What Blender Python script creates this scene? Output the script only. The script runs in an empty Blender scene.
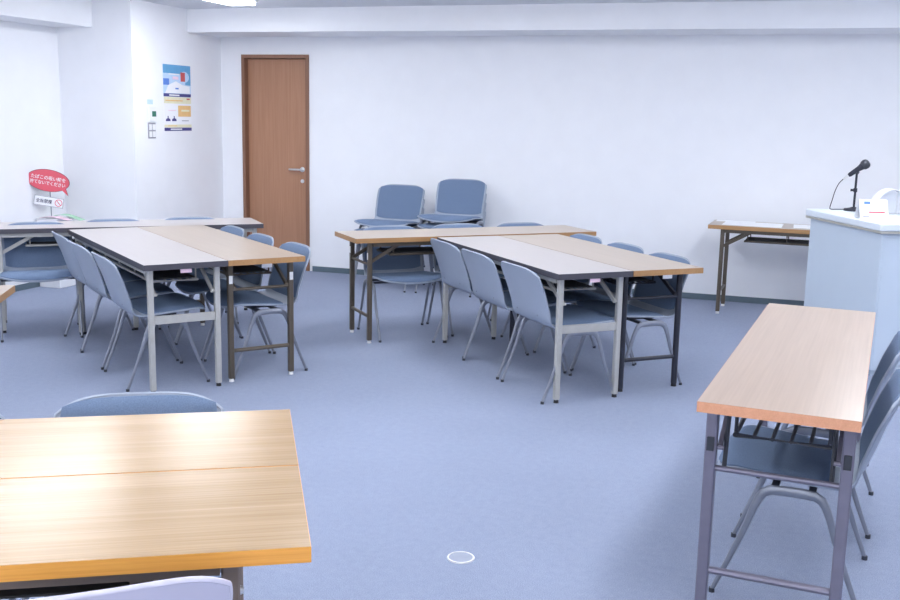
import bpy, math, random
from math import sin, cos, radians, pi
from mathutils import Vector, Matrix
random.seed(4)
C = bpy.context.scene.collection
sc = bpy.context.scene
YAW = radians(18.11)

def room(x, y):
    """survey frame (looking along +Y from the camera) to room axes"""
    return (x*cos(YAW) - y*sin(YAW), x*sin(YAW) + y*cos(YAW))

# ------------------------------------------------------------------ materials
def nodes(name):
    m = bpy.data.materials.new(name); m.use_nodes = True
    nt = m.node_tree; b = nt.nodes['Principled BSDF']
    return m, nt, b

def mat(name, col, rough=.5, metal=0, var=.04, scale=30, spec=.5, bump=0, bscale=200, coat=0):
    m, nt, b = nodes(name)
    b.inputs['Roughness'].default_value = rough
    b.inputs['Metallic'].default_value = metal
    b.inputs['Specular IOR Level'].default_value = spec
    b.inputs['Coat Weight'].default_value = coat
    tc = nt.nodes.new('ShaderNodeTexCoord')
    n = nt.nodes.new('ShaderNodeTexNoise'); n.inputs['Scale'].default_value = scale
    n.inputs['Detail'].default_value = 3
    nt.links.new(tc.outputs['Object'], n.inputs['Vector'])
    r = nt.nodes.new('ShaderNodeValToRGB')
    r.color_ramp.elements[0].position = .3; r.color_ramp.elements[1].position = .7
    r.color_ramp.elements[0].color = (*[c*(1-var) for c in col], 1)
    r.color_ramp.elements[1].color = (*[min(1, c*(1+var)) for c in col], 1)
    nt.links.new(n.outputs['Fac'], r.inputs['Fac'])
    nt.links.new(r.outputs['Color'], b.inputs['Base Color'])
    if bump:
        n2 = nt.nodes.new('ShaderNodeTexNoise'); n2.inputs['Scale'].default_value = bscale
        nt.links.new(tc.outputs['Object'], n2.inputs['Vector'])
        bp = nt.nodes.new('ShaderNodeBump'); bp.inputs['Strength'].default_value = bump
        bp.inputs['Distance'].default_value = .002
        nt.links.new(n2.outputs['Fac'], bp.inputs['Height'])
        nt.links.new(bp.outputs['Normal'], b.inputs['Normal'])
    return m

def wood(name, a, c, rough=.33, sx=1.6, sy=26, axis=0, spec=.5, contrast=(.3, .72)):
    m, nt, b = nodes(name)
    b.inputs['Roughness'].default_value = rough
    b.inputs['Specular IOR Level'].default_value = spec
    tc = nt.nodes.new('ShaderNodeTexCoord'); mp = nt.nodes.new('ShaderNodeMapping')
    s = [sy, sy, sy]; s[axis] = sx
    mp.inputs['Scale'].default_value = s
    nt.links.new(tc.outputs['Object'], mp.inputs['Vector'])
    n = nt.nodes.new('ShaderNodeTexNoise'); n.inputs['Scale'].default_value = 1
    n.inputs['Detail'].default_value = 5; n.inputs['Roughness'].default_value = .65
    n.inputs['Distortion'].default_value = .6
    nt.links.new(mp.outputs['Vector'], n.inputs['Vector'])
    mp2 = nt.nodes.new('ShaderNodeMapping'); s2 = [v*5 for v in s]; s2[axis] = sx*2
    mp2.inputs['Scale'].default_value = s2
    nt.links.new(tc.outputs['Object'], mp2.inputs['Vector'])
    n2 = nt.nodes.new('ShaderNodeTexNoise'); n2.inputs['Scale'].default_value = 1
    nt.links.new(mp2.outputs['Vector'], n2.inputs['Vector'])
    mx = nt.nodes.new('ShaderNodeMath'); mx.operation = 'MULTIPLY_ADD'
    mx.inputs[1].default_value = .45
    nt.links.new(n2.outputs['Fac'], mx.inputs[0])
    m3 = nt.nodes.new('ShaderNodeMath'); m3.operation = 'MULTIPLY'; m3.inputs[1].default_value = .55
    nt.links.new(n.outputs['Fac'], m3.inputs[0]); nt.links.new(m3.outputs[0], mx.inputs[2])
    r = nt.nodes.new('ShaderNodeValToRGB')
    r.color_ramp.elements[0].position = contrast[0]; r.color_ramp.elements[1].position = contrast[1]
    r.color_ramp.elements[0].color = (*a, 1); r.color_ramp.elements[1].color = (*c, 1)
    nt.links.new(mx.outputs[0], r.inputs['Fac'])
    nt.links.new(r.outputs['Color'], b.inputs['Base Color'])
    return m

def carpet():
    m, nt, b = nodes('carpet')
    b.inputs['Roughness'].default_value = .95; b.inputs['Specular IOR Level'].default_value = .15
    tc = nt.nodes.new('ShaderNodeTexCoord')
    big = nt.nodes.new('ShaderNodeTexNoise'); big.inputs['Scale'].default_value = .9; big.inputs['Detail'].default_value = 4
    mid = nt.nodes.new('ShaderNodeTexNoise'); mid.inputs['Scale'].default_value = 34; mid.inputs['Detail'].default_value = 6
    fin = nt.nodes.new('ShaderNodeTexNoise'); fin.inputs['Scale'].default_value = 260; fin.inputs['Detail'].default_value = 2
    for n in (big, mid, fin): nt.links.new(tc.outputs['Object'], n.inputs['Vector'])
    def ramp(n, a, c, p0=.35, p1=.65):
        r = nt.nodes.new('ShaderNodeValToRGB')
        r.color_ramp.elements[0].position = p0; r.color_ramp.elements[1].position = p1
        r.color_ramp.elements[0].color = (*a, 1); r.color_ramp.elements[1].color = (*c, 1)
        nt.links.new(n.outputs['Fac'], r.inputs['Fac']); return r
    base = CARPET
    r1 = ramp(big, [v*.96 for v in base], [v*1.04 for v in base])
    r2 = ramp(mid, (.95, .95, .965), (1.04, 1.04, 1.03), .3, .7)
    r3 = ramp(fin, (.78, .78, .8), (1.2, 1.2, 1.2), .3, .7)
    def mul(a, c):
        x = nt.nodes.new('ShaderNodeMix'); x.data_type = 'RGBA'; x.blend_type = 'MULTIPLY'
        x.inputs[0].default_value = 1
        nt.links.new(a, x.inputs[6]); nt.links.new(c, x.inputs[7]); return x.outputs[2]
    o = mul(mul(r1.outputs['Color'], r2.outputs['Color']), r3.outputs['Color'])
    nt.links.new(o, b.inputs['Base Color'])
    bp = nt.nodes.new('ShaderNodeBump'); bp.inputs['Strength'].default_value = .5; bp.inputs['Distance'].default_value = .003
    nt.links.new(fin.outputs['Fac'], bp.inputs['Height']); nt.links.new(bp.outputs['Normal'], b.inputs['Normal'])
    return m

def emis(name, col, s):
    m, nt, b = nodes(name)
    b.inputs['Base Color'].default_value = (.8, .8, .8, 1)
    b.inputs['Emission Color'].default_value = (*col, 1); b.inputs['Emission Strength'].default_value = s
    return m

CARPET = (.262, .300, .400)
M = {}
M['wall'] = mat('wall_paint', (.84, .85, .88), .85, var=.012, scale=6, spec=.2, bump=.15, bscale=350)
M['ceil'] = mat('ceiling_board', (.74, .76, .80), .9, var=.015, scale=40, spec=.1, bump=.2, bscale=200)
M['carpet'] = carpet()
M['base'] = mat('vinyl_baseboard', (.105, .15, .185), .5, var=.05)
M['door'] = wood('door_veneer', (.34, .165, .09), (.45, .235, .14), .42, 1.2, 22, axis=2, contrast=(.25, .75))
M['frame'] = wood('door_frame_wood', (.20, .095, .055), (.28, .14, .085), .45, 1.2, 30, axis=2)
M['steel'] = mat('brushed_steel', (.75, .75, .75), .3, .9)
M['beige'] = wood('beige_laminate', (.41, .375, .365), (.45, .415, .405), .30, 1.5, 30)
M['oak'] = wood('oak_laminate', (.365, .30, .24), (.425, .35, .285), .30, 1.3, 26)
M['oakw'] = wood('warm_oak_laminate', (.31, .195, .09), (.46, .31, .165), .25, .9, 34, spec=.6, contrast=(.34, .66))
M['oakp'] = wood('pink_oak_laminate', (.36, .27, .205), (.45, .345, .27), .28, 1.0, 24, spec=.6)
M['edgeo'] = wood('orange_wood_edge', (.32, .17, .065), (.42, .235, .10), .4, 3, 60)
M['edgef'] = wood('amber_wood_edge', (.70, .29, .045), (.88, .42, .09), .35, 3, 60)
M['edgep'] = wood('salmon_wood_edge', (.62, .29, .16), (.74, .37, .22), .4, 3, 60)
M['edgeg'] = mat('charcoal_edge', (.055, .052, .068), .5)
M['bronze'] = mat('bronze_enamel', (.105, .085, .065), .42, .3)
M['ivory'] = mat('ivory_enamel', (.42, .415, .40), .4, .1)
M['black'] = mat('black_enamel', (.022, .024, .038), .4, .1)
M['slate'] = mat('slate_enamel', (.20, .19, .25), .38, .4)
M['taupe'] = mat('taupe_enamel', (.25, .19, .155), .42, .2)
M['under'] = mat('dark_underboard', (.05, .05, .055), .8)
M['rubber'] = mat('black_rubber', (.015, .015, .018), .7)
M['wcap'] = mat('white_cap', (.8, .8, .8), .5)
M['shell'] = mat('grey_blue_shell', (.30, .345, .43), .38, var=.02, scale=8)
M['pad'] = mat('blue_fabric', (.140, .195, .300), .9, var=.12, scale=300, spec=.2, bump=.4, bscale=500)
M['pale'] = mat('light_painted_shell', (.60, .58, .70), .35, var=.02, scale=8)  # chair shell with the bright light on it put into the colour
M['cast'] = mat('cast_aluminium', (.27, .29, .34), .38, .6)
M['dark'] = mat('dark_metal', (.05, .055, .07), .5, .4)
M['white'] = mat('white_plastic', (.82, .83, .85), .45, var=.01)
M['paper'] = mat('white_paper', (.86, .87, .9), .8, var=.01)
M['pod'] = mat('pale_blue_grey_panel', (.53, .61, .70), .45, var=.01, scale=5)
M['podtop'] = mat('pale_podium_top', (.72, .78, .84), .35, var=.01)
M['trim'] = mat('beige_metal_trim', (.55, .53, .47), .35, .5)
M['mic'] = mat('microphone_black', (.018, .02, .035), .45, .2)
M['red'] = mat('sign_red', (.72, .10, .14), .5, var=.02)
M['redd'] = mat('sign_dark_edge', (.16, .05, .07), .6)
M['pink'] = mat('pink_paper', (.85, .62, .72), .8, var=.02)
M['green'] = mat('green_paper', (.38, .62, .45), .8, var=.02)
M['navy'] = mat('poster_navy', (.055, .055, .22), .6)
M['blue'] = mat('poster_blue', (.12, .36, .62), .6)
M['sky'] = mat('poster_pale_blue', (.50, .66, .86), .6)
M['bluedp'] = mat('poster_deep_blue', (.10, .22, .62), .6)
M['cream'] = mat('poster_cream', (.80, .77, .55), .6)
M['orange'] = mat('poster_orange', (.80, .52, .22), .6)
M['brick'] = mat('poster_red', (.52, .09, .09), .6)
M['grey'] = mat('switch_grey', (.33, .33, .38), .5)
M['lcd'] = mat('lcd_green', (.03, .17, .12), .3)
M['ink'] = mat('black_ink', (.03, .03, .08), .6)
M['lamp'] = emis('tube_diffuser', (.93, .955, 1.0), 29.0)
M['fill_glow'] = emis('added_fill_glow', (.95, .97, 1.0), 3.2)  # glow for the unseen fill source added behind the camera
m_, nt_, b_ = nodes('clear_plastic'); M['clear'] = m_
b_.inputs['Base Color'].default_value = (.95, .96, 1, 1); b_.inputs['Roughness'].default_value = .35
b_.inputs['Transmission Weight'].default_value = .3; b_.inputs['IOR'].default_value = 1.3

# ------------------------------------------------------------------ mesh builder
class MB:
    def __init__(s): s.v = []; s.f = []; s.m = []
    def add(s, vs, fs, mi=0):
        o = len(s.v); s.v += [tuple(v) for v in vs]
        for f in fs: s.f.append(tuple(i+o for i in f)); s.m.append(mi)
        return s
    def box(s, x0, x1, y0, y1, z0, z1, b=0):
        if b <= 0:
            vs = [(x, y, z) for z in (z0, z1) for y in (y0, y1) for x in (x0, x1)]
            return s.add(vs, [(0, 2, 3, 1), (4, 5, 7, 6), (0, 1, 5, 4), (2, 6, 7, 3), (0, 4, 6, 2), (1, 3, 7, 5)])
        # bevelled on the vertical edges and the rims
        def ring(z, i):
            xs0, xs1, ys0, ys1 = x0+i, x1-i, y0+i, y1-i
            return [(xs0+b, ys0, z), (xs1-b, ys0, z), (xs1, ys0+b, z), (xs1, ys1-b, z),
                    (xs1-b, ys1, z), (xs0+b, ys1, z), (xs0, ys1-b, z), (xs0, ys0+b, z)]
        vs = ring(z0, b*.6) + ring(z0+b*.6, 0) + ring(z1-b*.6, 0) + ring(z1, b*.6)
        fs = [tuple(range(7, -1, -1)), tuple(range(24, 32))]
        for k in range(3):
            for i in range(8):
                j = (i+1) % 8; fs.append((k*8+i, k*8+j, k*8+8+j, k*8+8+i))
        return s.add(vs, fs)
    def beam(s, p, q, w, h, up=(0, 0, 1)):
        p = Vector(p); q = Vector(q); d = (q-p).normalized(); up = Vector(up)
        a = d.cross(up)
        if a.length < 1e-4: a = d.cross(Vector((1, 0, 0)))
        a.normalize(); c = a.cross(d).normalized()
        vs = []
        for e in (p, q):
            for i, j in ((-1, -1), (1, -1), (1, 1), (-1, 1)): vs.append(e + a*i*w/2 + c*j*h/2)
        return s.add(vs, [(0, 1, 2, 3), (7, 6, 5, 4), (0, 4, 5, 1), (1, 5, 6, 2), (2, 6, 7, 3), (3, 7, 4, 0)])
    def tube(s, pts, r, n=10, rb=None, up=(0, 0, 1), closed=False):
        """r, rb: radii (number or list) along the two cross axes"""
        P = [Vector(p) for p in pts]; N = len(P)
        ra = r if isinstance(r, (list, tuple)) else [r]*N
        rbb = ra if rb is None else (rb if isinstance(rb, (list, tuple)) else [rb]*N)
        rings = []
        a_prev = None
        for i in range(N):
            if closed: d = P[(i+1) % N] - P[i-1]
            else: d = P[min(i+1, N-1)] - P[max(i-1, 0)]
            d.normalize()
            if a_prev is None:
                a = d.cross(Vector(up))
                if a.length < 1e-3: a = d.cross(Vector((1, 0, 0)))
            else: a = a_prev - d*a_prev.dot(d)
            a.normalize(); a_prev = a; c = d.cross(a)
            rings.append([P[i] + a*cos(2*pi*k/n)*ra[i] + c*sin(2*pi*k/n)*rbb[i] for k in range(n)])
        vs = [v for R in rings for v in R]; fs = []
        for i in range(N if closed else N-1):
            i2 = (i+1) % N
            for k in range(n):
                k2 = (k+1) % n; fs.append((i*n+k, i*n+k2, i2*n+k2, i2*n+k))
        if not closed:
            fs.append(tuple(range(n-1, -1, -1))); fs.append(tuple((N-1)*n+k for k in range(n)))
        return s.add(vs, fs)
    def cyl(s, x, y, z0, z1, r, n=16, r2=None):
        return s.lathe(x, y, [(0, z0), (r, z0), (r if r2 is None else r2, z1), (0, z1)], n)
    def lathe(s, x, y, prof, n=24):
        vs = []; fs = []; idx = []
        for (r, z) in prof:
            if r < 1e-6: idx.append([len(vs)]); vs.append((x, y, z))
            else:
                idx.append(list(range(len(vs), len(vs)+n)))
                vs += [(x+r*cos(2*pi*k/n), y+r*sin(2*pi*k/n), z) for k in range(n)]
        for a, b in zip(idx, idx[1:]):
            for k in range(n):
                k2 = (k+1) % n
                if len(a) == 1 and len(b) == 1: continue
                if len(a) == 1: fs.append((a[0], b[k2], b[k]))
                elif len(b) == 1: fs.append((a[k], a[k2], b[0]))
                else: fs.append((a[k], a[k2], b[k2], b[k]))
        return s.add(vs, fs)
    def prism(s, pts, z0, z1, axis='z'):
        n = len(pts)
        def P(u, v, w): return {'z': (u, v, w), 'y': (u, w, v), 'x': (w, u, v)}[axis]
        vs = [P(u, v, z0) for u, v in pts] + [P(u, v, z1) for u, v in pts]
        fs = [tuple(range(n-1, -1, -1)), tuple(range(n, 2*n))]
        for i in range(n): j = (i+1) % n; fs.append((i, j, n+j, n+i))
        return s.add(vs, fs)
    def mesh(s, name, smooth=35):
        me = bpy.data.meshes.new(name); me.from_pydata(s.v, [], s.f); me.validate(); me.update()
        import bmesh
        bm = bmesh.new(); bm.from_mesh(me); bmesh.ops.recalc_face_normals(bm, faces=bm.faces); bm.to_mesh(me); bm.free()
        if smooth:
            for p in me.polygons: p.use_smooth = True
            me.set_sharp_from_angle(angle=radians(smooth))
        return me
    def build(s, name, m, parent=None, smooth=35, label=None, at=None):
        o = bpy.data.objects.new(name, s.mesh(name, smooth)); C.objects.link(o)
        o.data.materials.append(m)
        if parent is not None: o.parent = parent
        if label: o['label'] = label
        if at: o.location = at
        return o

def tag(o, label=None, cat=None, group=None, kind=None):
    if label: o['label'] = label
    if cat: o['category'] = cat
    if group: o['group'] = group
    if kind: o['kind'] = kind
    return o

def empty(name, loc, rz, label, cat, group=None):
    o = bpy.data.objects.new(name, None); C.objects.link(o)
    o.location = loc; o.rotation_euler = (0, 0, rz); o.empty_display_size = .1
    return tag(o, label, cat, group)

def copy_tree(o, parent=None):
    c = o.copy(); C.objects.link(c); c.parent = parent
    for ch in list(o.children): copy_tree(ch, c)
    return c

def struct(mb, name, m, parent=None, smooth=0):
    o = mb.build(name, m, parent, smooth)
    if parent is None: o['kind'] = 'structure'
    return o

def text_mesh(txt, size, m, parent, name='lettering', loc=(0, 0, 0), rot=(pi/2, 0, 0), fit=None, ext=.0004):
    cu = bpy.data.curves.new(name, 'FONT'); cu.body = txt; cu.size = size
    cu.offset = size*.012; cu.align_x = 'CENTER'; cu.align_y = 'CENTER'; cu.extrude = ext
    t = bpy.data.objects.new(name, cu); C.objects.link(t)
    dg = bpy.context.evaluated_depsgraph_get()
    me = bpy.data.meshes.new_from_object(t.evaluated_get(dg)); bpy.data.objects.remove(t)
    xs = [v.co.x for v in me.vertices]
    k = 1
    if fit and xs: k = fit/(max(xs)-min(xs))
    if xs:
        cx = (max(xs)+min(xs))/2; ys = [v.co.y for v in me.vertices]; cy = (max(ys)+min(ys))/2
        for v in me.vertices: v.co.x = (v.co.x-cx)*k; v.co.y -= cy
    o = bpy.data.objects.new(name, me); C.objects.link(o); me.materials.clear(); me.materials.append(m)
    o.parent = parent; o.location = loc; o.rotation_euler = rot
    return o

# ------------------------------------------------------------------ the room
V = 8.790      # back wall
UL = -5.22    # side of the column / left wall beside the door
V0 = 7.386     # face of the column
U2 = -5.95    # recessed left wall
UR = 4.2; VF = -1.7
ZC = 2.3805; ZB = 2.18; BD = .565
T_ = .15
struct(MB().box(U2-T_, UR+T_, VF-T_, V+T_, -.1, 0), 'floor', M['carpet'])
struct(MB().box(U2-T_, UR+T_, VF-T_, V+T_, ZC, ZC+.1), 'ceiling', M['ceil'])
# back wall with the door opening
DX0, DX1, DZ = -4.993, -4.294, 2.02
wb = MB()
wb.box(UL, DX0, V, V+T_, 0, ZC).box(DX1, UR+T_, V, V+T_, 0, ZC).box(DX0, DX1, V, V+T_, DZ, ZC)
wb.box(DX0, DX1, V+.12, V+T_, 0, DZ)
struct(wb, 'wall_back', M['wall'])
struct(MB().box(U2-T_, UL, V0, V+T_, 0, ZC), 'wall_left_column', M['wall'])
struct(MB().box(U2-T_, U2, VF-T_, V0, 0, ZC), 'wall_left', M['wall'])
struct(MB().box(UR, UR+T_, VF, V, 0, ZC), 'wall_right', M['wall'])
WX0, WX1, WZ0, WZ1 = -4.2, 1.4, .85, 2.05
struct(MB().box(U2, WX0, VF-T_, VF, 0, ZC).box(WX1, UR, VF-T_, VF, 0, ZC).box(WX0, WX1, VF-T_, VF, 0, WZ0).box(WX0, WX1, VF-T_, VF, WZ1, ZC), 'wall_front', M['wall'])
wf = MB()
for k in range(5):
    x = WX0+(WX1-WX0)*k/4; wf.box(max(WX0, x-.025), min(WX1, x+.025), VF-.10, VF-.05, WZ0, WZ1)
wf.box(WX0, WX1, VF-.10, VF-.05, WZ0, WZ0+.04).box(WX0, WX1, VF-.10, VF-.05, WZ1-.04, WZ1)
win = struct(wf, 'added_window_1', M['steel'])  # unseen, added behind the camera to brighten the near surfaces
MB().box(WX0, WX1, VF-.085, VF-.080, WZ0+.04, WZ1-.04).build('fill_pane', M['fill_glow'], win, 0)
struct(MB().box(UL, UR, V-BD, V, ZB, ZC), 'trim_1', M['wall'])       # beam along the back wall
struct(MB().box(U2, -5.595, VF, V0, 2.155, ZC), 'trim_2', M['wall'])   # beam over the left wall
bh, bt = .05, .008
struct(MB().box(DX1+.03, UR, V-bt, V, 0, bh).box(UL, DX0-.03, V-bt, V, 0, bh), 'baseboard_back', M['base'])
struct(MB().box(U2, U2+bt, VF, V0, 0, bh), 'baseboard_left', M['base'])
struct(MB().box(U2+bt, UL+bt, V0-bt, V0, 0, bh).box(UL, UL+bt, V0, V-bt, 0, bh), 'baseboard_column', M['base'])
# door
fr = MB(); w = .032
fr.box(DX0, DX0+w, V-.018, V+.11, 0, DZ).box(DX1-w, DX1, V-.018, V+.11, 0, DZ).box(DX0+w, DX1-w, V-.018, V+.11, DZ-w, DZ)
door = struct(fr, 'door_1', M['frame'])
leaf = MB().box(DX0+w+.003, DX1-w-.003, V+.045, V+.085, .004, DZ-w-.003).build('door_leaf', M['door'], door, 0)
hx = DX1-.095
MB().lathe(0, 0, [(0, 0), (.024, 0), (.024, .006), (.01, .01), (.01, .045), (0, .045)], 20).tube([(0, 0, .04), (-.03, 0, .045), (-.12, 0, .045)], .009, 10).build(
    'door_handle', M['steel'], leaf, at=(hx, V+.0445, .96)).rotation_euler = (pi/2, 0, 0)
MB().lathe(0, 0, [(0, 0), (.018, 0), (.018, .006), (0, .008)], 20).build(
    'lock_cylinder', M['steel'], leaf, at=(hx, V+.0445, .85)).rotation_euler = (pi/2, 0, 0)

# ceiling luminaires
for (lu, lv0) in [(-4.3, 6.37), (-4.3, 4.5), (-4.3, 2.3), (-4.3, .2), (-1.9, 6.0), (-1.9, 3.9), (-1.9, 1.8), (-1.9, -.4),
                  (.6, 6.0), (.6, 3.9), (.6, 1.8), (.6, -.4), (3.0, 6.0), (3.0, 3.9)]:
    where = {-4.3: 'left', -1.9: 'second', .6: 'third', 3.0: 'right'}[lu]
    f = MB().box(-.13, .13, 0, 1.25, -.02, 0)
    lt = empty('ceiling_light', (lu, lv0, ZC), 0,
               'white ceiling light at the upper edge of the photo, above the brown door' if (lu, lv0) == (-4.3, 6.37)
               else 'long white fluorescent ceiling light above the tables, out of the photo', 'light', 'ceiling lights')
    f.build('housing', M['white'], lt, 0)
    MB().box(-.11, .11, .02, 1.23, -.045, -.0205).build('diffuser', M['lamp'], lt, 0)

# ------------------------------------------------------------------ chair
def catmull(P, n):
    out = []
    Q = [P[0]] + list(P) + [P[-1]]
    # arc-length resample
    dense = []
    for i in range(1, len(Q)-2):
        for k in range(24):
            t = k/24; a, b, c, d = Q[i-1], Q[i], Q[i+1], Q[i+2]
            dense.append(tuple(.5*((2*b[j]) + (-a[j]+c[j])*t + (2*a[j]-5*b[j]+4*c[j]-d[j])*t*t + (-a[j]+3*b[j]-3*c[j]+d[j])*t**3) for j in (0, 1)))
    dense.append(P[-1])
    L = [0]
    for a, b in zip(dense, dense[1:]): L.append(L[-1]+math.dist(a, b))
    j = 0
    for i in range(n):
        s = L[-1]*i/(n-1)
        while j < len(L)-2 and L[j+1] < s: j += 1
        t = (s-L[j])/max(1e-9, L[j+1]-L[j])
        out.append(tuple(dense[j][k]*(1-t)+dense[j+1][k]*t for k in (0, 1)))
    return out
PROF = catmull([(-.245, .388), (-.238, .407), (-.20, .416), (-.10, .410), (0, .402), (.09, .396), (.15, .402), (.188, .432),
                (.218, .50), (.244, .582), (.272, .652), (.298, .714)], 201)
def prof(v):
    x = max(0, min(1, v))*200; i = min(199, int(x)); t = x-i
    return tuple(PROF[i][k]*(1-t)+PROF[i+1][k]*t for k in (0, 1))
def lerp(t, pts):
    for (a, x), (b, y) in zip(pts, pts[1:]):
        if t <= b:
            k = (t-a)/(b-a); k = k*k*(3-2*k); return x+(y-x)*k
    return pts[-1][1]
def S(u, v):
    """shell surface; u across -1..1, v from seat front 0 to back top 1"""
    au = abs(u)
    hw = lerp(v, [(0, .240), (.15, .246), (.42, .238), (.60, .214), (.9, .219), (1, .212)])
    y, z = prof(v)
    seat = lerp(v, [(0, 0), (.12, 1), (.42, 1), (.6, 0), (1, 0)])
    back = lerp(v, [(0, 0), (.5, 0), (.7, 1), (1, .9)])
    z += seat*.012*au**3 - .006*(1-seat)*(v < .12)*au**2
    y -= back*.030*au**2.4
    return Vector((u*hw, y, z))
def Sn(u, v):
    e = .004
    du = S(u+e, v)-S(u-e, v); dv = S(u, min(1, v+e))-S(u, max(0, v-e))
    return du.cross(dv).normalized()
def corner(u, t, c0, c1, p=5, arc=0):
    """pull the two ends of the strip in near the corners"""
    au = abs(u)**p
    return t*(1-c1*au) + (1-t)*(c0*au + arc*u*u)
def patch(u1, v0, v1, nu, nv, c0, c1, h0, h1, rim, puff=0, arc=0):
    top, bot = [], []
    for j in range(nv+1):
        for i in range(nu+1):
            uu = -1+2*i/nu; uu = math.copysign(1-(1-abs(uu))**1.25, uu) if abs(uu) > .0 else 0
            t = j/nv; t = .5-.5*cos(pi*t)*(.35)-.5*(1-2*t)*.65
            tt = corner(uu, t, c0, c1, arc=arc)
            v = v0+(v1-v0)*tt; u = uu*u1
            n = Sn(u, v); p = S(u, v)
            e = max(abs(uu)**8, abs(2*t-1)**10)
            hh = h1 - rim*e + puff*(1-uu*uu)*(1-(2*t-1)**2)
            top.append(p+n*hh); bot.append(p+n*h0)
    W = nu+1; mb = MB(); K = len(top); fs = []
    for j in range(nv):
        for i in range(nu):
            a = j*W+i; fs.append((a, a+1, a+W+1, a+W)); fs.append((K+a, K+a+W, K+a+W+1, K+a+1))
    bd = [i for i in range(W)] + [j*W+nu for j in range(1, nv+1)] + [nv*W+i for i in range(nu-1, -1, -1)] + [j*W for j in range(nv-1, 0, -1)]
    for a, b in zip(bd, bd[1:]+bd[:1]): fs.append((a, K+a, K+b, b))
    mb.add(top+bot, fs)
    return mb, [top[i]*.5+bot[i]*.5 for i in bd]

def make_chair():
    root = empty('stacking_chair', (0, 0, 0), 0, 'x', 'chair')
    sh, bd = patch(1, 0, 1, 20, 40, .04, .055, -.008, 0, 0, arc=.045)
    sh.tube(bd, .0058, 6, closed=True)
    shell = sh.build('shell', M['shell'], root, 60)
    sp, _ = patch(.955, .012, .48, 18, 18, .06, .05, .0005, .019, .014, .006, arc=.08)
    sp.build('seat_pad', M['pad'], root, 60)
    bp, _ = patch(.95, .585, .992, 18, 18, .07, .058, .0005, .0095, .006, .003)
    bp.build('back_pad', M['pad'], root, 60)
    pts = [(-.220, .012), (-.178, .118), (-.137, .226), (-.112, .305), (-.098, .339), (-.086, .358), (-.066, .369), (-.03, .372), (.03, .372), (.066, .369), (.086, .358), (.098, .339), (.112, .305), (.137, .226), (.178, .118), (.220, .012)]
    rr = [.0075, .009, .0105, .012, .0135, .015, .016, .0165]; rr = rr + rr[::-1]
    for s in (-1, 1):
        X = s*.242
        mb = MB().tube([(X, y, z) for y, z in pts], rr, 10, rb=[.0075+(r-.0075)*.3 for r in rr], up=(1, 0, 0))
        lf = mb.build('leg_frame', M['cast'], root)
        for y in (-.222, .222):
            MB().cyl(X, y, 0, .014, .0095, 12).build('foot_glide', M['dark'], lf)
    cb = MB()
    for y in (-.055, .055):
        cb.beam((-.236, y, .374), (.236, y, .374), .022, .012)
    cb.box(-.15, .15, -.08, .08, .3805, .390)
    cb.build('under_seat_bracket', M['dark'], root)
    for s in (-1, 1):   # rivets on the back of the shell
        for v in (.64,):
            p = S(s*.55, v); n = Sn(s*.55, v)
            q = p - n*.008
            MB().tube([q, q-n*.003], [.006, .004], 8).build('rivet', M['cast'], shell)
    return root
chair0 = make_chair(); used = []
def chair(x, y, rz, label, group=None, z=0):
    o = chair0 if not used else copy_tree(chair0)
    used.append(1)
    o.location = (x, y, z); o.rotation_euler = (0, 0, rz)
    o['label'] = label
    if group: o['group'] = group
    elif 'group' in o: del o['group']
    return o

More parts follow.
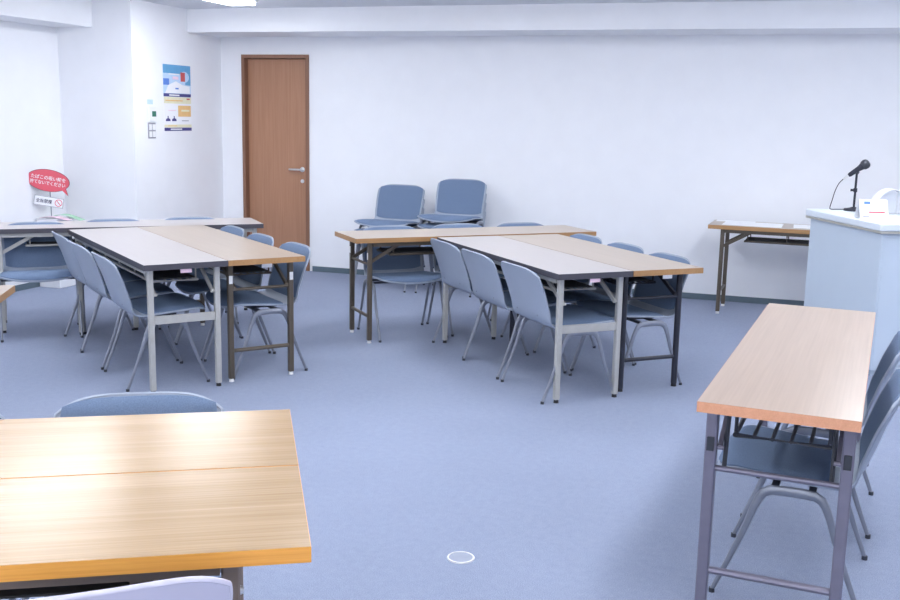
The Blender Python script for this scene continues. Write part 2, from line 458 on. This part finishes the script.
# ------------------------------------------------------------------ tables
STY = {
    'ivory':  dict(top='beige', edge='edgeg', leg='ivory', w=.030, inx=.042, iny=.045, square=True, mid=.395, foot='rubber'),
    'bronze': dict(top='oak', edge='edgeo', leg='bronze', w=.030, inx=.095, iny=.045, square=True, low=.175, up=.52, foot='wcap', stick=True),
    'black':  dict(top='oak', edge='edgeo', leg='black', w=.034, inx=.13, iny=.045, square=False, low=.175, up=.52, foot='rubber'),
    'slate':  dict(top='oakp', edge='edgep', leg='slate', w=.034, inx=.12, iny=.028, square=True, low=.14, up=.465, foot='rubber', clip=True, rack=True),
    'taupe':  dict(top='oakw', edge='edgef', leg='taupe', w=.034, inx=.13, iny=.05, square=True, low=.175, up=.52, foot='rubber', bolt=True),
}
TH = .030
def table(style, o_xy, ang, L, along, label, W=.45, H=.70, group=None):
    """origin = near corner of the top; along 'x' or 'y' = long axis in the survey frame"""
    st = STY[style]
    c, s = cos(ang), sin(ang)
    if along == 'y': cx, cy, rz = W/2, L/2, pi/2
    else: cx, cy, rz = L/2, W/2, 0
    px, py = o_xy[0]+c*cx-s*cy, o_xy[1]+s*cx+c*cy
    X, Y = room(px, py)
    t = empty('folding_table', (X, Y, 0), ang+YAW+rz, label, 'table', group)
    hx, hy = L/2, W/2; e = .0011
    top = MB().box(-hx+e, hx-e, -hy+e, hy-e, H-TH, H).build('tabletop', M[st['top']], t, 0)
    eb = MB()
    eb.box(-hx, hx, -hy, -hy+e, H-TH-.001, H-.0006).box(-hx, hx, hy-e, hy, H-TH-.001, H-.0006)
    eb.box(-hx, -hx+e, -hy+e, hy-e, H-TH-.001, H-.0006).box(hx-e, hx, -hy+e, hy-e, H-TH-.001, H-.0006)
    eb.build('edge_band', M[st['edge']], top, 0)
    lm = M[st['leg']]; w = st['w']; r = w/2; zt = H-TH-.001
    lx = hx-st['inx']-r; ly = hy-st['iny']
    for sx in (-1, 1):
        for sy in (-1, 1):
            x, y = sx*lx, sy*ly
            mb = MB()
            if st['square']: mb.box(x-r, x+r, y-r, y+r, .018, zt, .004)
            else: mb.cyl(x, y, .018, zt, r, 18)
            lg = mb.build('leg', lm, t)
            MB().cyl(x, y, 0, .018, r*.95, 14, r*.8).build('foot_cap', M[st['foot']], lg)
            if st.get('stick'):
                MB().box(x-r*.7 , x+r*.7, y-.001, y+.001, .555, .60).build('sticker', M['wcap'], lg, 0).location = (0, 0, 0)
                q = lg.children[-1]; q.data = MB().box(x+sx*r, x+sx*(r+.001), y-r*.7, y+r*.7, .555, .60).mesh('sticker', 0); q.data.materials.append(M['wcap'])
            if st.get('clip'):
                MB().box(x+sx*r, x+sx*(r+.004), y-r*.62, y+r*.62, .522, .565, .002).build('leg_clip', M['dark'], lg)
            if st.get('bolt'):
                MB().lathe(0, 0, [(0, 0), (.009, 0), (.007, .006), (0, .007)], 12).build('bolt', M['steel'], lg, at=(x+sx*r, y, .60)).rotation_euler = (0, sx*pi/2, 0)
        # folding brace from the legs up to the underside
        for sy in (-1, 1):
            y = sy*(ly-r-.008); x = sx*lx
            MB().beam((x-sx*.002, y, .53), (x-sx*.24, y, zt-.004), .012, .022).tube([(x, y-.012, .53), (x, y+.012, .53)], .007, 8).build('brace', lm, t)
        if st.get('mid'):
            z = st['mid']
            MB().box(sx*lx-.009, sx*lx+.009, -ly+r, ly-r, z-.022, z+.022, .003).build('crossbar', lm, t)
        for key, rad in (('low', .0115), ('up', .009)):
            if st.get(key):
                z = st[key]; MB().tube([(sx*lx, -ly+r-.003, z), (sx*lx, ly-r+.003, z)], rad, 10).build('crossbar', lm, t)
    # apron rails under the top
    for sy in (-1, 1):
        y = sy*(ly+.012)
        MB().box(-lx+r+.002, lx-r-.002, y-.008, y+.008, zt-.028, zt-.0005).build('apron_rail', lm, t, 0)
    # document rack hung below the top
    zr = .575; ex = lx-.16; ey = ly-.055
    rk = MB()
    if st.get('rack'):
        zr = .545; ex = lx-.10
        rk.tube([(-ex, -ey, zr), (ex, -ey, zr), (ex, ey, zr), (-ex, ey, zr)], .008, 8, closed=True)
        for sx in (-.98, 0, .98):
            for sy in (-1, 1): rk.tube([(sx*ex, sy*ey, zr), (sx*ex, sy*ey, zt-.002)], .0055, 6)
        for k in range(1, 5):
            y = -ey+2*ey*k/5
            rk.tube([(-ex, y, zr), (ex, y, zr)], .006, 8)
        for sx in (-1, 1):
            for sy in (-1, 1): rk.tube([(sx*(lx-r), sy*(ly-r-.022), .465), (sx*(lx-.07), sy*(ly-r-.022), zt-.003)], .007, 8)
        rk.build('wire_rack', M['dark'], t)
    else:
        rm = lm
        rk.tube([(-ex, -ey, zr), (ex, -ey, zr), (ex, ey, zr), (-ex, ey, zr)], .0075, 8, closed=True)
        for sx in (-.96, -.5, 0, .5, .96):
            for sy in (-1, 1): rk.tube([(sx*ex, sy*ey, zr), (sx*ex, sy*ey, zt-.002)], .005, 6)
        for k in range(1, 6):
            y = -ey+2*ey*k/6
            rk.tube([(-ex, y, zr), (ex, y, zr)], .004, 6)
        rk.build('rack_rim', rm, t)
        MB().box(-ex+.01, ex-.01, -ey+.01, ey-.01, zr+.008, zr+.013).build('rack_shelf', M['under'], t, 0)
    if style in ('slate', 'taupe'): return t
    lp = MB().box(-hx+.012, -hx+.016, -.03, .03, zt-.022, zt-.001) if along == 'y' else MB().box(-.03, .03, -hy+.012, -hy+.016, zt-.022, zt-.001)
    lp.build('maker_plate', M['pink'] if style == 'ivory' else M['steel'], t, 0)
    return t

def ch_at(o_xy, ang, lx, ly, face, label, group=None, z=0, dr=0):
    """face: direction the sitter faces in the table's frame, degrees from +x"""
    c, s = cos(ang), sin(ang)
    X, Y = room(o_xy[0]+c*lx-s*ly, o_xy[1]+s*lx+c*ly)
    return chair(X, Y, ang+YAW+radians(face)+pi/2+radians(dr), label, group, z)

aR = .405; R0 = (.555, 5.179)
aXR = .420; XR0 = (-.606, 6.506)
aL = .561; L0 = (-1.576, 5.189)
XL1 = (-1.325, 7.25); aXL = .395
XL0 = (XL1[0]-1.8*cos(aXL), XL1[1]-1.8*sin(aXL))
F0 = (-.246, 1.772); aF = .200
A0 = (.711, 2.821); aA = -.405
def loc2(o, a, x, y): return (o[0]+cos(a)*x-sin(a)*y, o[1]+sin(a)*x+cos(a)*y)

table('ivory', R0, aR, 1.645, 'y', 'beige folding table with dark edge and ivory legs, left half of the middle pair')
table('black', loc2(R0, aR, .453, 0), aR, 1.645, 'y', 'oak-topped folding table with black legs, right half of the middle pair', W=.447)
table('bronze', loc2(XR0, aXR, 0, .012), aXR, 1.8, 'x', 'bronze-legged oak table set crosswise behind the middle pair, before the stacked chairs')
table('ivory', L0, aL, 1.78, 'y', 'beige folding table with charcoal edge, left half of the left pair')
table('bronze', loc2(L0, aL, .453, 0), aL, 1.78, 'y', 'oak folding table with bronze stickered legs, right half of the left pair', W=.447)
table('ivory', loc2(XL0, aXL, 0, .06), aXL, 1.8, 'x', 'beige folding table set crosswise behind the left pair, before the red sign')
table('taupe', loc2(F0, aF, -1.8, 0), aF, 1.8, 'x', 'glossy oak table with amber edge, nearer of two in the near left corner')
table('taupe', loc2(F0, aF, -1.8, .453), aF, 1.8, 'x', 'glossy oak table near left, behind its twin, a chair facing the camera beyond')
table('slate', A0, aA, 1.786, 'y', 'pinkish oak folding table with slate grey legs and wire rack at the near right', W=.438)
# side table against the back wall
def survey(x, y): return (x*cos(YAW)+y*sin(YAW), -x*sin(YAW)+y*cos(YAW))
wx, wy = -.57, 8.15; wa = radians(-3)
tW = table('bronze', survey(wx, wy), wa-YAW, 1.8, 'x', 'narrow oak folding table against the back wall beside the podium, papers on it')
# table at the left edge: its far right corner is in view
ga = radians(29); gc = (-3.264, 3.691)
G0 = survey(gc[0]-1.8*cos(ga)+.45*sin(ga), gc[1]-1.8*sin(ga)-.45*cos(ga))
table('bronze', G0, ga-YAW, 1.8, 'x', 'folding table at the left photo edge, only a pale corner showing')

g = 'chairs on the left side of the middle tables'
ch_at(R0, aR, .185, .30, 0, 'grey shell chair at left side of middle tables, the nearest of three', g)
ch_at(R0, aR, .185, .845, 0, 'grey shell chair at left side of middle tables, second of three', g)
ch_at(R0, aR, .20, 1.375, 0, 'grey shell chair at left side of middle tables, farthest of three', g, dr=1)
g = 'chairs on the right side of the middle tables'
ch_at(R0, aR, .685, .395, 180, 'chair tucked at right side of middle tables, nearest, seen behind black legs', g)
ch_at(R0, aR, .705, .895, 180, 'chair at right side of middle tables, second from camera, only back rim showing', g)
ch_at(R0, aR, .71, 1.39, 180, 'chair at right side of middle tables, farthest, only back rim showing', g)
g = 'chairs behind the table in front of the stacks'
ch_at(XR0, aXR, .425, .27, -90, 'chair behind the crosswise middle table, its blue seat seen between bronze legs', g)
ch_at(XR0, aXR, .96, .29, -90, 'chair behind crosswise middle table, directly before the taller chair stack', g)
ch_at(XR0, aXR, 1.455, .25, -90, 'chair behind right end of crosswise middle table, only its back rim showing', g)
g = 'chairs on the left side of the left tables'
ch_at(L0, aL, .160, .405, 0, 'grey shell chair at left side of left table pair, the nearest of three', g)
ch_at(L0, aL, .155, .955, 0, 'grey shell chair at left side of left table pair, middle of three', g, dr=1)
ch_at(L0, aL, .160, 1.475, 0, 'grey shell chair at left side of left table pair, farthest of three', g)
g = 'chairs on the right side of the left tables'
ch_at(L0, aL, .745, .39, 180, 'chair tucked at right side of left table pair, nearest, behind stickered legs', g)
ch_at(L0, aL, .725, .90, 180, 'chair at right side of left table pair, second from camera', g)
ch_at(L0, aL, .725, 1.41, 180, 'chair at right side of left table pair, farthest, nearest the brown door', g)
g = 'chairs behind the far left table'
ch_at(XL1, aXL, -1.51, .03, -90, 'chair behind far left table, leftmost of three, its seat visible beneath the tabletop', g)
ch_at(XL1, aXL, -1.00, .14, -90, 'chair behind far left table, middle of three, only its back rim showing', g)
ch_at(XL1, aXL, -.46, .18, -90, 'chair behind far left table, rightmost of three, below the posters', g)
for k in range(3):
    chair(-3.275, 8.275, radians(-2), ['chair at the bottom of the lower stack against the back wall', 'chair in the middle of the lower stack against the back wall',
          'topmost chair of the lower stack against the wall, blue back pad facing out'][k], 'lower stack of chairs', .080*k)
for k in range(4):
    chair(-2.70, 8.275, radians(0), ['chair at the bottom of the taller stack against the back wall', 'second chair from the bottom of the taller stack by the wall',
          'second chair from the top of the taller stack by the wall', 'topmost chair of the taller stack, blue back pad facing out'][k], 'taller stack of chairs', .077*k)
ch_at(A0, aA, .26, .53, 180, 'grey shell chair at right side of the near right table, the nearer of two', 'chairs at the near right table')
ch_at(A0, aA, .265, 1.22, 180, 'grey shell chair at near right table, farther one, next to the podium', 'chairs at the near right table')
ch_at(F0, aF, -.40, .76, -90, 'chair on far side of near left tables, blue pad rim rising above the top', 'chairs at the near left tables')
ch_at(F0, aF, -.965, .74, -90, 'chair at left edge of photo behind near left tables, only a corner showing', 'chairs at the near left tables')
front = ch_at(F0, aF, -.41, .135, 90, 'chair at the bottom edge of the photo, its shell coloured as brightly lit, back toward the camera', 'chairs at the near left tables', dr=11)
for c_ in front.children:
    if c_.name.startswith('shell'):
        c_.data = c_.data.copy(); c_.data.materials[0] = M['pale']  # strong light on this shell is painted in by a lighter material

# ------------------------------------------------------------------ podium
pa = radians(24.5)          # long side runs toward the wall
pod = empty('podium', (.545, 6.48, 0), pa, 'pale blue-grey podium with white top standing by the right edge', 'podium')
PL, PW, PH = .93, .62, .860
MB().box(0, PW, 0, PL, .03, PH, .006).build('body', M['pod'], pod)
MB().box(.02, PW-.02, .02, PL-.02, 0, .03).build('plinth', M['pod'], pod, 0)
MB().box(-.026, PW+.026, -.026, PL+.026, PH, PH+.014, .003).build('metal_trim', M['trim'], pod)
MB().box(-.028, PW+.028, -.028, PL+.028, PH+.014, PH+.060, .010).build('top_board', M['podtop'], pod)
MB().box(.012, PW-.012, -.004, 0, .06, PH-.03, .002).build('end_panel', M['pod'], pod)
ZT = PH+.060
# microphone on a desk stand
mx, my = .425, 7.33
ms = empty('microphone_stand', (mx, my, ZT), 0, 'black round-based desk stand holding the microphone on the podium', 'microphone stand')
MB().lathe(0, 0, [(0, 0), (.062, 0), (.066, .006), (.062, .014), (.03, .020), (.012, .026), (0, .026)], 28).build('base', M['mic'], ms)
MB().cyl(0, 0, .026, .255, .0075, 12).build('pole', M['mic'], ms)
MB().cyl(0, 0, .125, .150, .0125, 14).tube([(0, 0, .137), (-.030, 0, .137)], [.006, .009], 10).build('clamp_knob', M['mic'], ms)
mc = empty('microphone', (mx, my, ZT), 0, 'black handheld microphone tilted up in its stand on the podium', 'microphone')
tl = radians(38)
d = Vector((cos(tl), .12, sin(tl))).normalized()
c0 = Vector((0, 0, .272))
MB().tube([c0-d*.065, c0-d*.055, c0+d*.015, c0+d*.035, c0+d*.042], [.010, .0145, .018, .023, .025], 18).build('body', M['mic'], mc)
gp = [(.0, .022), (.006, .028), (.016, .032), (.030, .033), (.042, .029), (.050, .020), (.054, .004)]
MB().tube([c0+d*(.036+a) for a, b in gp], [b for a, b in gp], 20).build('grille', M['dark'], mc)
MB().tube([c0-d*.066, c0-d*.105], [.009, .007], 12).build('connector', M['steel'], mc)
MB().tube([Vector((-.002, -.006, .25)), Vector((.004, -.002, .262))], .014, 12).build('clip', M['mic'], mc)
q = c0-d*.105
cab = [q, q+Vector((-.025, -.01, -.03)), q+Vector((-.045, -.02, -.08)), q+Vector((-.058, -.02, -.14)), Vector((q.x-.068, q.y-.02, .022)), Vector((q.x-.062, q.y-.0, .006)), Vector((q.x-.02, q.y+.03, .004)), Vector((.0, .09, .004))]
cabp = []
for i in range(len(cab)-1):
    a = cab[max(0, i-1)]; b = cab[i]; c_ = cab[i+1]; e_ = cab[min(len(cab)-1, i+2)]
    for k in range(6):
        t = k/6; cabp.append(.5*((2*b)+(-a+c_)*t+(2*a-5*b+4*c_-e_)*t*t+(-a+3*b-3*c_+e_)*t**3))
cabp.append(cab[-1])
for p_ in cabp: p_.z = max(p_.z, .0035)
MB().tube(cabp, .003, 8).build('cable', M['mic'], mc)
# tented notice card
cd = empty('notice_card', (.50, 6.80, ZT), radians(14), 'white folded notice with blue and red printing standing on the podium', 'sign')
def face_pt(w, x0, x1): return None
cm = MB().prism([(-.062, 0), (-.060, 0), (.0, .112), (.060, 0), (.062, 0), (.001, .1155), (-.001, .1155)], -.085, .085, 'x')
cm.build('card', M['paper'], cd, 0)
nrm = math.atan2(.12, .074)
def on_card(x0, x1, s0, s1, m, nm):
    """strip printed on the near slope, s measured up the slope"""
    dy, dz = .061/.1306, .1155/.1306
    pts = []
    o = -.0006
    for (x, s_) in ((x0, s0), (x1, s0), (x1, s1), (x0, s1)):
        pts.append(Vector((x, -.062+dy*s_, dz*s_)))
    nv = Vector((0, -dz, dy))
    mb = MB().add([p+nv*.0004 for p in pts]+[p+nv*.0009 for p in pts], [(3, 2, 1, 0), (4, 5, 6, 7), (0, 1, 5, 4), (1, 2, 6, 5), (2, 3, 7, 6), (3, 0, 4, 7)])
    return mb.build(nm, m, cd, 0)
on_card(-.055, -.018, .098, .116, M['bluedp'], 'blue_mark')
on_card(-.065, .065, .062, .070, M['pink'], 'printed_line')
on_card(-.030, .065, .040, .050, M['red'], 'printed_line')
on_card(-.068, -.030, .010, .019, M['grey'], 'printed_line')
# clear domed guard behind the card
dm = empty('domed_cover', (.635, 7.16, ZT), radians(16), 'translucent white domed plastic cover standing on the podium behind the notice', 'cover')
R1 = .118
def dome_pts(r, h, n=26):
    return [(r*cos(pi*k/n), h*max(0, sin(pi*k/n))**.85) for k in range(n+1)]
a = dome_pts(R1, .165); b = dome_pts(R1-.005, .160)
mb = MB(); nn = len(a)
for (y0, y1) in ((-.06, .06),):
    vs = [(x, y0, z) for x, z in a]+[(x, y1, z) for x, z in a]+[(x, y0, z) for x, z in b]+[(x, y1, z) for x, z in b]
    fs = []
    for i in range(nn-1):
        fs += [(i, i+1, nn+i+1, nn+i), (2*nn+i, 3*nn+i, 3*nn+i+1, 2*nn+i+1), (i, 2*nn+i, 2*nn+i+1, i+1), (nn+i, nn+i+1, 3*nn+i+1, 3*nn+i)]
    fs += [(0, nn, 3*nn, 2*nn), (nn-1, 3*nn-1, 4*nn-1, 2*nn-1)]
    mb.add(vs, fs)
mb.build('arch_shell', M['clear'], dm, 50)
MB().prism([(x, z) for x, z in b], .050, .054, 'y').build('back_sheet', M['clear'], dm, 50)
for s in (-1, 1): MB().box(s*.055-.006, s*.055+.006, .044, .0495, 0, .135).build('rib', M['white'], dm, 0)

# papers on the side table (its frame)
def paper(x, y, rz, w, h, n, label, m='paper'):
    tag(MB().box(-w/2, w/2, -h/2, h/2, 0, .001*n).build('paper_stack' if n > 2 else 'paper_sheet', M[m], None, 0, at=(x, y, .7002)), label, 'paper').rotation_euler = (0, 0, rz)
def onW(a, b): return (wx+cos(wa)*a-sin(wa)*b, wy+sin(wa)*a+cos(wa)*b)
x_, y_ = onW(.32, .20); paper(x_, y_, wa, .44, .30, 4, 'large white paper sheets on left end of the side table by the wall')
x_, y_ = onW(.80, .24); paper(x_, y_, wa+.05, .36, .26, 3, 'white paper stack on the side table, closer to the podium')
x_, y_ = onW(.17, .385); paper(x_, y_, wa, .30, .10, 2, 'thin white sheet at rear left corner of the side table')

# ------------------------------------------------------------------ floor outlet cover
fo = empty('floor_outlet_cover', (-.968, 3.138, 0), 0, 'small round metal outlet cover set in the blue carpet', 'outlet cover')
MB().lathe(0, 0, [(.041, .0005), (.042, .0045), (.046, .0045), (.048, .001), (.048, 0), (.041, 0)], 40).build('ring', M['steel'], fo)
MB().lathe(0, 0, [(0, 0), (.0408, 0), (.0408, .003), (0, .0032)], 40).build('lid', mat('lid_grey', (.27, .30, .38), .5), fo)

# ------------------------------------------------------------------ posters and controls on the wall by the door
def wallpanel(name, v0, v1, z0, z1, m, parent, d0, d1): 
    return MB().box(d0, d1, v0, v1, z0, z1).build(name, m, parent, 0)
def poster(zc, label):
    return empty('poster', (UL, 8.035, zc), 0, label, 'poster')
PWD = .43
p1 = poster(1.607, 'blue poster with a red picture and pale swoosh, above the yellow one')
H1 = .276
wallpanel('sheet', -PWD/2, PWD/2, 0, H1, M['sky'], p1, .0005, .0025)
wallpanel('top_band', -PWD/2, PWD/2, H1-.075, H1, M['blue'], p1, .0026, .003)
wallpanel('deep_patch', -PWD/2, -PWD/2+.09, .10, .155, M['bluedp'], p1, .0026, .003)
wallpanel('side_band', .13, PWD/2, .105, H1-.076, M['blue'], p1, .0026, .003)
MB().prism([(.115+.075*cos(2*pi*k/24), .175+.048*sin(2*pi*k/24)) for k in range(24)], .0031, .0035, 'x').build('round_picture', M['sky'], p1, 0)
wallpanel('red_picture', .055, .125, .135, .215, M['brick'], p1, .0036, .004)
wallpanel('pink_caption', -.07, .02, .150, .175, M['pink'], p1, .0026, .003)
wallpanel('title_line', -.13, .03, .190, .200, M['white'], p1, .0031, .0035)
MB().prism([(-.19, .03), (.20, .03), (.20, .095), (.08, .105), (-.02, .135), (-.14, .10)], .0026, .003, 'x').build('pale_swoosh', M['paper'], p1, 0)
wallpanel('blue_mark', -.03, .02, .065, .078, M['bluedp'], p1, .0031, .0035)
wallpanel('footer_bar', -PWD/2, PWD/2, 0, .027, M['navy'], p1, .0031, .0035)
wallpanel('footer_caption', -.13, .03, .008, .019, M['paper'], p1, .0036, .004)
p2 = poster(1.309, 'yellow and white poster with an orange box and navy footer, below the blue one')
H2 = .294
wallpanel('sheet', -PWD/2, PWD/2, 0, H2, M['paper'], p2, .0005, .0025)
wallpanel('header_band', -PWD/2, PWD/2, H2-.055, H2, M['cream'], p2, .0026, .003)
wallpanel('header_line', -.19, .08, H2-.035, H2-.025, M['orange'], p2, .0031, .0035)
wallpanel('red_mark', .145, .195, H2-.020, H2-.008, M['brick'], p2, .0031, .0035)
wallpanel('orange_box', .005, PWD/2-.006, .125, .222, M['orange'], p2, .0026, .003)
wallpanel('box_caption', .055, .185, .17, .186, M['cream'], p2, .0031, .0035)
for c_ in (-.155, -.06):
    MB().prism([(c_-.038, .085), (c_+.038, .085), (c_+.03, .105), (c_+.008, .11), (c_+.006, .13), (c_-.006, .13), (c_-.008, .11), (c_-.03, .105)], .0026, .003, 'x').build('figure', M['navy'], p2, 0)
wallpanel('printed_line', -.15, -.03, .175, .182, M['pink'], p2, .0026, .003)
wallpanel('printed_line', .06, .17, .085, .092, M['grey'], p2, .0026, .003)
wallpanel('footer_band', -PWD/2, PWD/2, .03, .055, M['cream'], p2, .0026, .003)
wallpanel('footer_line', -.16, -.02, .04, .047, M['orange'], p2, .0031, .0035)
wallpanel('footer_bar', -PWD/2, PWD/2, 0, .028, M['navy'], p2, .0031, .0035)
wallpanel('footer_caption', -.12, .06, .009, .020, M['paper'], p2, .0036, .004)
th = empty('thermostat', (UL, 7.635, 1.45), 0, 'white wall thermostat with a green screen above the light switches', 'thermostat')
MB().box(0, .016, -.058, .058, -.065, .065, .005).build('case', M['white'], th)
MB().box(.0161, .018, -.012, .045, -.018, .028).build('screen', M['lcd'], th, 0)
sw = empty('switch_panel', (UL, 7.63, 1.313), 0, 'light switch panel with four white keys under the thermostat', 'switch')
MB().box(0, .007, -.055, .055, -.065, .065, .003).build('plate', M['grey'], sw)
for a_ in (-.025, .025):
    for b_ in (-.03, .03): MB().box(.0071, .013, a_-.019, a_+.019, b_-.024, b_+.024, .002).build('key', M['white'], sw)
nl = tag(MB().box(0, .001, -.04, .04, -.02, .02).build('wall_label', M['sky'], None, 0, at=(UL, 7.62, 1.555)), 'tiny pale blue label stuck above the thermostat', 'label')

# ------------------------------------------------------------------ white box, papers and red speech bubble sign
bx = empty('white_box', (-5.83, 7.10, 0), radians(0), 'white box standing on the floor behind the far left table by the column', 'box')
MB().box(-.105, .105, -.10, .10, 0, .57, .004).build('body', M['white'], bx)
MB().box(-.109, .109, -.104, .104, .57, .582, .003).build('lid', M['white'], bx)
def flyer(name, x, y, rz, w, h, label, m, bend):
    mb = MB(); n = 12; vs = []; fs = []
    for k in (0, .003):
        for i in range(n+1):
            xx = -w/2+w*i/n; zz = bend*sin(pi*i/n*1.3)+k
            vs += [(xx, -h/2, zz), (xx, h/2, zz)]
    W2 = 2*(n+1)
    for i in range(n):
        a = 2*i; fs += [(a, a+1, a+3, a+2), (W2+a, W2+a+2, W2+a+3, W2+a+1), (a, a+2, W2+a+2, W2+a), (a+1, W2+a+1, W2+a+3, a+3)]
    fs += [(0, W2, W2+1, 1), (2*n, 2*n+1, W2+2*n+1, W2+2*n)]
    o = mb.add(vs, fs).build(name, m, None, 60, at=(x, y, .583 + max(0, -bend))); o.rotation_euler = (0, 0, rz)
    return tag(o, label, 'paper')
flyer('pink_flyer', -5.77, 7.04, .1, .26, .08, 'pale pink paper lying on the white box under the red sign', M['pink'], .012)
flyer('green_flyer', -5.74, 7.15, .1, .28, .08, 'green curled paper on the white box behind the pink one', M['green'], .022)
# sign
sg = empty('speech_bubble_sign', (-5.825, 7.04, .0), 0, 'red speech bubble sign with white lettering and a small white card on a thin pole', 'sign')
FACE = radians(0)+YAW*0 + math.atan2(-5.91, 7.0)*-1   # turned to face the tables
piv = bpy.data.objects.new('sign_panel', None)
bpy.data.objects.remove(piv)
rot = Matrix.Rotation(radians(34), 4, 'Z') @ Matrix.Rotation(radians(10), 4, 'Y')
base = Vector((-.005, 0, .894))
def place(o, off=(0, 0, 0)):
    o.matrix_local = Matrix.Translation(base) @ rot @ Matrix.Translation(Vector(off))
    return o
RX, RZ = .165, .088
pts = [(RX*cos(a), RZ*sin(a)) for a in [radians(-36-k*9) for k in range(0, 37)]]
pts.append((RX*cos(radians(-54)), RZ*sin(radians(-54))))
pts = []
for k in range(48):
    a_ = radians(-30+7.5*k)
    if k == 47: pts.append((RX*1.02, -RZ*1.12))
    if k < 47: pts.append((RX*cos(a_), RZ*sin(a_)))
back = MB().prism([(x*1.03, z*1.04) for x, z in pts], 0, .010, 'y').build('bubble_backing', M['redd'], sg, 0); place(back)
bub = MB().prism(pts, -.003, -.0003, 'y').build('bubble_panel', M['red'], sg, 0); place(bub)
for i, t in enumerate(['たばこの吸い殻を', '捨てないでください']):
    o = text_mesh(t, .036, M['white'], sg, 'lettering', fit=[.27, .275][i])
    o.matrix_local = Matrix.Translation(base) @ rot @ Matrix.Translation((0, -.0036, [.021, -.021][i])) @ Matrix.Rotation(pi/2, 4, 'X')
cdp = MB().box(-.115, .115, -.002, .004, -.040, .040).build('card_frame', M['grey'], sg, 0); place(cdp, (.028, 0, -.172))
cdq = MB().box(-.111, .111, -.0035, -.0022, -.036, .036).build('card', M['paper'], sg, 0); place(cdq, (.028, 0, -.172))
o = text_mesh('全席禁煙', .036, M['ink'], sg, 'card_lettering', fit=.125)
o.matrix_local = Matrix.Translation(base) @ rot @ Matrix.Translation((-.010, -.004, -.172)) @ Matrix.Rotation(pi/2, 4, 'X')
rg = MB().tube([(.027*cos(2*pi*k/24), 0, .027*sin(2*pi*k/24)) for k in range(24)], .003, 6, closed=True).tube([(-.018, 0, .018), (.018, 0, -.018)], .003, 6)
rgo = rg.build('red_ring', M['red'], sg); place(rgo, (.105, -.0035, -.172))
MB().tube([(.0, .016, .590), (-.01, .02, .90)], .0045, 8).build('pole', M['cast'], sg)
MB().box(-.05, .05, -.01, .04, .5905, .594).build('foot_plate', M['white'], sg, 0)

# ------------------------------------------------------------------ world, camera, colour
wd = bpy.data.worlds.new('World'); sc.world = wd; wd.use_nodes = True
wd.node_tree.nodes['Background'].inputs[0].default_value = (.75, .85, 1, 1)
wd.node_tree.nodes['Background'].inputs[1].default_value = .6
cam = bpy.data.cameras.new('camera'); co = bpy.data.objects.new('camera', cam); C.objects.link(co)
cam.sensor_width = 36; cam.lens = 1021.9*36/900; cam.clip_start = .05
Mc = Matrix.Rotation(YAW, 4, 'Z') @ Matrix.Rotation(radians(90-10.18), 4, 'X') @ Matrix.Rotation(radians(1.19), 4, 'Z')
co.matrix_world = Matrix.Translation((0, 0, 1.485)) @ Mc
sc.camera = co
sc.view_settings.view_transform = 'Standard'; sc.view_settings.look = 'None'
sc.view_settings.exposure = EXPOSURE if 'EXPOSURE' in globals() else 0.0
sc.view_settings.gamma = 1
sc.view_settings.use_curve_mapping = False
sc.cycles.max_bounces = 10; sc.cycles.diffuse_bounces = 6
